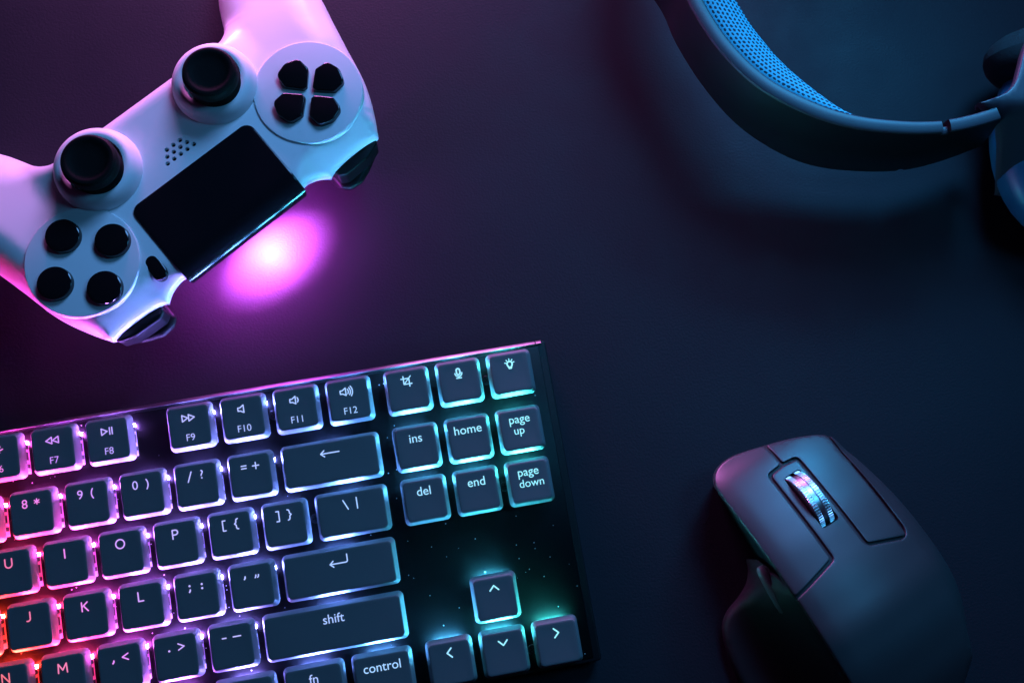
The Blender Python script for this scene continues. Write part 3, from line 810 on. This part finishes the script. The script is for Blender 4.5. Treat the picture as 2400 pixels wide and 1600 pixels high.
# wheel
bm = bmesh.new(); seg = 76; RW = 11.4
prof = [(-3.1, -1.2, 0), (-3.0, -.25, 0), (-2.75, 0, 1), (-1.05, 0, 1), (-.95, -.5, 0), (-.75, -.75, 0), (.75, -.75, 0), (.95, -.5, 0), (1.05, 0, 1), (2.75, 0, 1), (3.0, -.25, 0), (3.1, -1.2, 0)]
rings = []
for x, dr, kn in prof:
    ring = []
    for i in range(seg * 4):
        a = 2 * math.pi * i / (seg * 4); r = RW + dr - (0.34 if kn and (i % 4) in (0,) else 0)
        ring.append(bm.verts.new((x, r * math.cos(a), r * math.sin(a))))
    rings.append(ring)
for a, b in zip(rings, rings[1:]):
    for i in range(len(a)): bm.faces.new((a[i], a[(i+1) % len(a)], b[(i+1) % len(a)], b[i]))
bm.faces.new(rings[0]); bm.faces.new(rings[-1])
wh = obj('scroll_wheel', finish(bm, angle=20), M['chrome'], ms)
wh.location = Vector((-9.0, -20.4, 25.9)) * MM
bm = bmesh.new(); box(bm, -13.4, -4.6, -30, -7.8, 8, 11)
obj('wheel_well', finish(bm, smooth=False), M['dark'], ms)

# ------------------------------------------------------------------ headset
hs = thing('headset', 'dark headset lying on its side with a blue mesh cushion inside its curved band', 'headset', (125, 110, 0))
HO = np.array([125., 110.])
outer = [(58.5, 122), (60.9, 115.1), (64.3, 108.0), (69.0, 99.9), (74.3, 92.8), (80.7, 85.9), (88.7, 79.6), (99.4, 73.8), (110.2, 69.6), (121.2, 67.2), (132.2, 66.2), (143.3, 66.0), (154.5, 67.0), (163, 69), (172.2, 72.0), (181, 75.5), (190, 79.5)]
ctr = np.array((57.4, 124.5)); axd = np.array((0.905, 0.425)); axd /= np.linalg.norm(axd); tang = np.array((-axd[1], axd[0]))
def mirror(p):
    p = np.array(p) - ctr; return ctr + axd * (p @ axd) - tang * (p @ tang)
full = [mirror(p) for p in outer[::-1]] + [np.array(p) for p in outer]
curve = spline(full, 1.5); arcl = np.concatenate([[0], np.cumsum(np.linalg.norm(np.diff(curve, axis=0), axis=1))])
mid_s = arcl[-1] / 2
def at_s(s):
    p = np.array([np.interp(s, arcl, curve[:, 0]), np.interp(s, arcl, curve[:, 1])])
    q = np.array([np.interp(s + .5, arcl, curve[:, 0]), np.interp(s + .5, arcl, curve[:, 1])]); r = np.array([np.interp(s - .5, arcl, curve[:, 0]), np.interp(s - .5, arcl, curve[:, 1])])
    t = (q - r) / np.linalg.norm(q - r); return p, np.array((-t[1], t[0]))     # normal points inward (left of travel)
def sweep(s0, s1, thick, zt_, zb_, step=1.5, bev=.8, slant=0.0):
    bm = bmesh.new(); loops = []
    n = max(2, int(abs(s1 - s0) / step))
    for k in range(n + 1):
        s = s0 + (s1 - s0) * k / n; T = thick(s); zt2, zb2 = zt_(s), zb_(s); sec = []
        prof = [(0.5, zb2), (0.0, zb2 + .8), (-.25, (zt2 + zb2) / 2), (0.0, zt2 - bev * 1.6), (bev * .3, zt2 - bev * .5), (bev, zt2 - .05), (T * .5, zt2 + .1), (T - bev, zt2), (T - bev * .3, zt2 - bev * .4), (T, zt2 - bev * 1.2), (T, zb2 + .8), (T - .5, zb2)]
        for o, z in prof:
            p, nn = at_s(s + slant * (k / n) * (zt2 - z) / (zt2 - zb2))
            sec.append(bm.verts.new((p[0] + nn[0] * o - HO[0], p[1] + nn[1] * o - HO[1], z)))
        loops.append(sec)
    m = len(loops[0])
    for a, b in zip(loops, loops[1:]):
        for i in range(m): bm.faces.new((a[i], a[(i+1) % m], b[(i+1) % m], b[i])).material_index = 1 if i < 3 else 0   # outer faces take the copy with shade in its colour
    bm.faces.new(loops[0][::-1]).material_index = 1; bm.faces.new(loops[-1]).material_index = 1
    return finish(bm, angle=40)
S = lambda s: abs(s - mid_s)
s_gap = float(np.interp(150.8, curve[len(curve)//2:, 0], arcl[len(curve)//2:])) - mid_s
s_arm = float(np.interp(153.6, curve[len(curve)//2:, 0], arcl[len(curve)//2:])) - mid_s
s_end = float(np.interp(172.0, curve[len(curve)//2:, 0], arcl[len(curve)//2:])) - mid_s
zbot = lambda s: 27 - 11.5 * smoothstep(S(s), 20, 95)
th = lambda s: 5.2 - 0.6 * smoothstep(S(s), 60, 120)
obj('headband', sweep(mid_s - s_gap, mid_s + s_gap, th, lambda s: 55.0, zbot), [M['headset'], M['headset_shaded']], hs)
for sg in (-1, 1):
    obj('band_arm', sweep(mid_s + sg * s_arm, mid_s + sg * s_end, lambda s: 4.7, lambda s: 55.4, lambda s: 15.5, slant=sg * 15.0), [M['headset'], M['headset_shaded']], hs)
    obj('band_hinge', sweep(mid_s + sg * (s_gap - 2), mid_s + sg * (s_arm + 2), lambda s: 3.0, lambda s: 53.2, lambda s: 17), [M['headset'], M['headset_shaded']], hs)
# cushion inside the band
bm = bmesh.new(); loops = []; uvs = []
cl = 92.0; n = 70
for k in range(n + 1):
    q = -1 + 2 * k / n; s = mid_s + q * cl
    wd = 15.0 * (1 - abs(q) ** 3.2) + .2
    p, nn = at_s(s); T = th(s) - .3; sec = []
    for f, z in ((0, 30), (0, 52.6), (.06, 53.4), (.2, 53.7), (.4, 53.2), (.6, 52.2), (.8, 50.6), (.94, 48.6), (1.0, 46.5), (1.0, 32), (.9, 30)):
        o = T + wd * f
        sec.append((bm.verts.new((p[0] + nn[0] * o - HO[0], p[1] + nn[1] * o - HO[1], z)), (s, o if z > 40 or f < .5 else o + (46.5 - z))))
    loops.append(sec)
uvl = bm.loops.layers.uv.new('UVMap'); m = len(loops[0])
for a, b in zip(loops, loops[1:]):
    for i in range(m):
        j = (i + 1) % m; fs = (a[i], a[j], b[j], b[i])
        fc = bm.faces.new([v for v, _ in fs])
        d = dict((v, uv) for v, uv in fs)
        for lp in fc.loops: lp[uvl].uv = d[lp.vert]
bm.faces.new([v for v, _ in loops[0]][::-1]); bm.faces.new([v for v, _ in loops[-1]])
obj('head_cushion', finish(bm, angle=60), M['mesh_cloth'], hs)
# ear cups, pads and yokes (one in view, its twin beyond the frame)
yoke = spline([(164.0, 77.6), (167.5, 78.6), (173.3, 81.1), (177.1, 84.7), (180.0, 91.9), (181.8, 97.3), (186, 106)], 1.2)
yoke = np.concatenate([yoke, open_dense(np.array([(186, 106), (212, 106), (212, 57), (192.5, 58.5), (178.5, 70.0), (173.5, 74.2), (164.0, 77.6)], float), 1.2)[1:]])
_k = np.linalg.norm(yoke - np.roll(yoke, 1, 0), axis=1) > .25; yoke = yoke[_k]
def place(me, name, m):
    o = obj(name, me, m, hs); return o
for sg in (1, -1):
    mp = (lambda p: np.array(p)) if sg > 0 else mirror
    yk = np.array([mp(p) for p in yoke]) - HO
    def yz(P, D, I, sg=sg):
        W = P + HO
        y = W[:, 1] if sg > 0 else np.array([mirror(p)[1] for p in W])
        z = np.interp(y, [56, 58.5, 69, 71.5, 75, 77, 79, 120], [12, 15, 41.5, 46.5, 53.5, 56.0, 57, 57])
        k = np.clip(D / 1.0, 0, 1)
        return z - 1.0 * (1 - np.sqrt(np.clip(1 - (1 - k) ** 2, 0, 1)))
    def yb(O, sg=sg):
        W = O + HO
        y = W[:, 1] if sg > 0 else np.array([mirror(p)[1] for p in W])
        return yz(O, np.zeros(len(O)), None) - 4.5
    obj('yoke', sheet(yk, yz, (.15, .4, .8), 1.5, (), [(0.2, lambda O: yz(O, np.zeros(len(O)), None) - 2.5), (1.2, yb)], 1, False, 45), M['headset'], hs)
    c = mp((231, 75)); ang = 0 if sg > 0 else math.atan2(*(mp((232, 75)) - mp((231, 75)))[::-1])
    prof = [(0, -42)] + [(44 * math.cos(R(a)) ** .55, 42 * math.sin(R(a))) for a in range(-80, 90, 10)] + [(0, 42)]
    cup = obj('ear_cup', lathe(prof, 72), M['cup_blue'], hs)
    cup.location = (Vector((c[0] - HO[0], c[1] - HO[1], 22.5))) * MM; cup.rotation_euler = (R(90), 0, ang); cup.scale = (1, .5, .92)
    pad = []
    for a in range(0, 360, 20): pad.append((37 + 11 * math.cos(R(a)), 9 * math.sin(R(a))))
    pad.append(pad[0])
    c2 = mp((234, 110))
    ep = obj('ear_pad', lathe(pad, 72), M['pad_cloth'], hs)
    ep.location = (Vector((c2[0] - HO[0], c2[1] - HO[1], 26))) * MM; ep.rotation_euler = (R(90), 0, ang); ep.scale = (1, .53, 1)
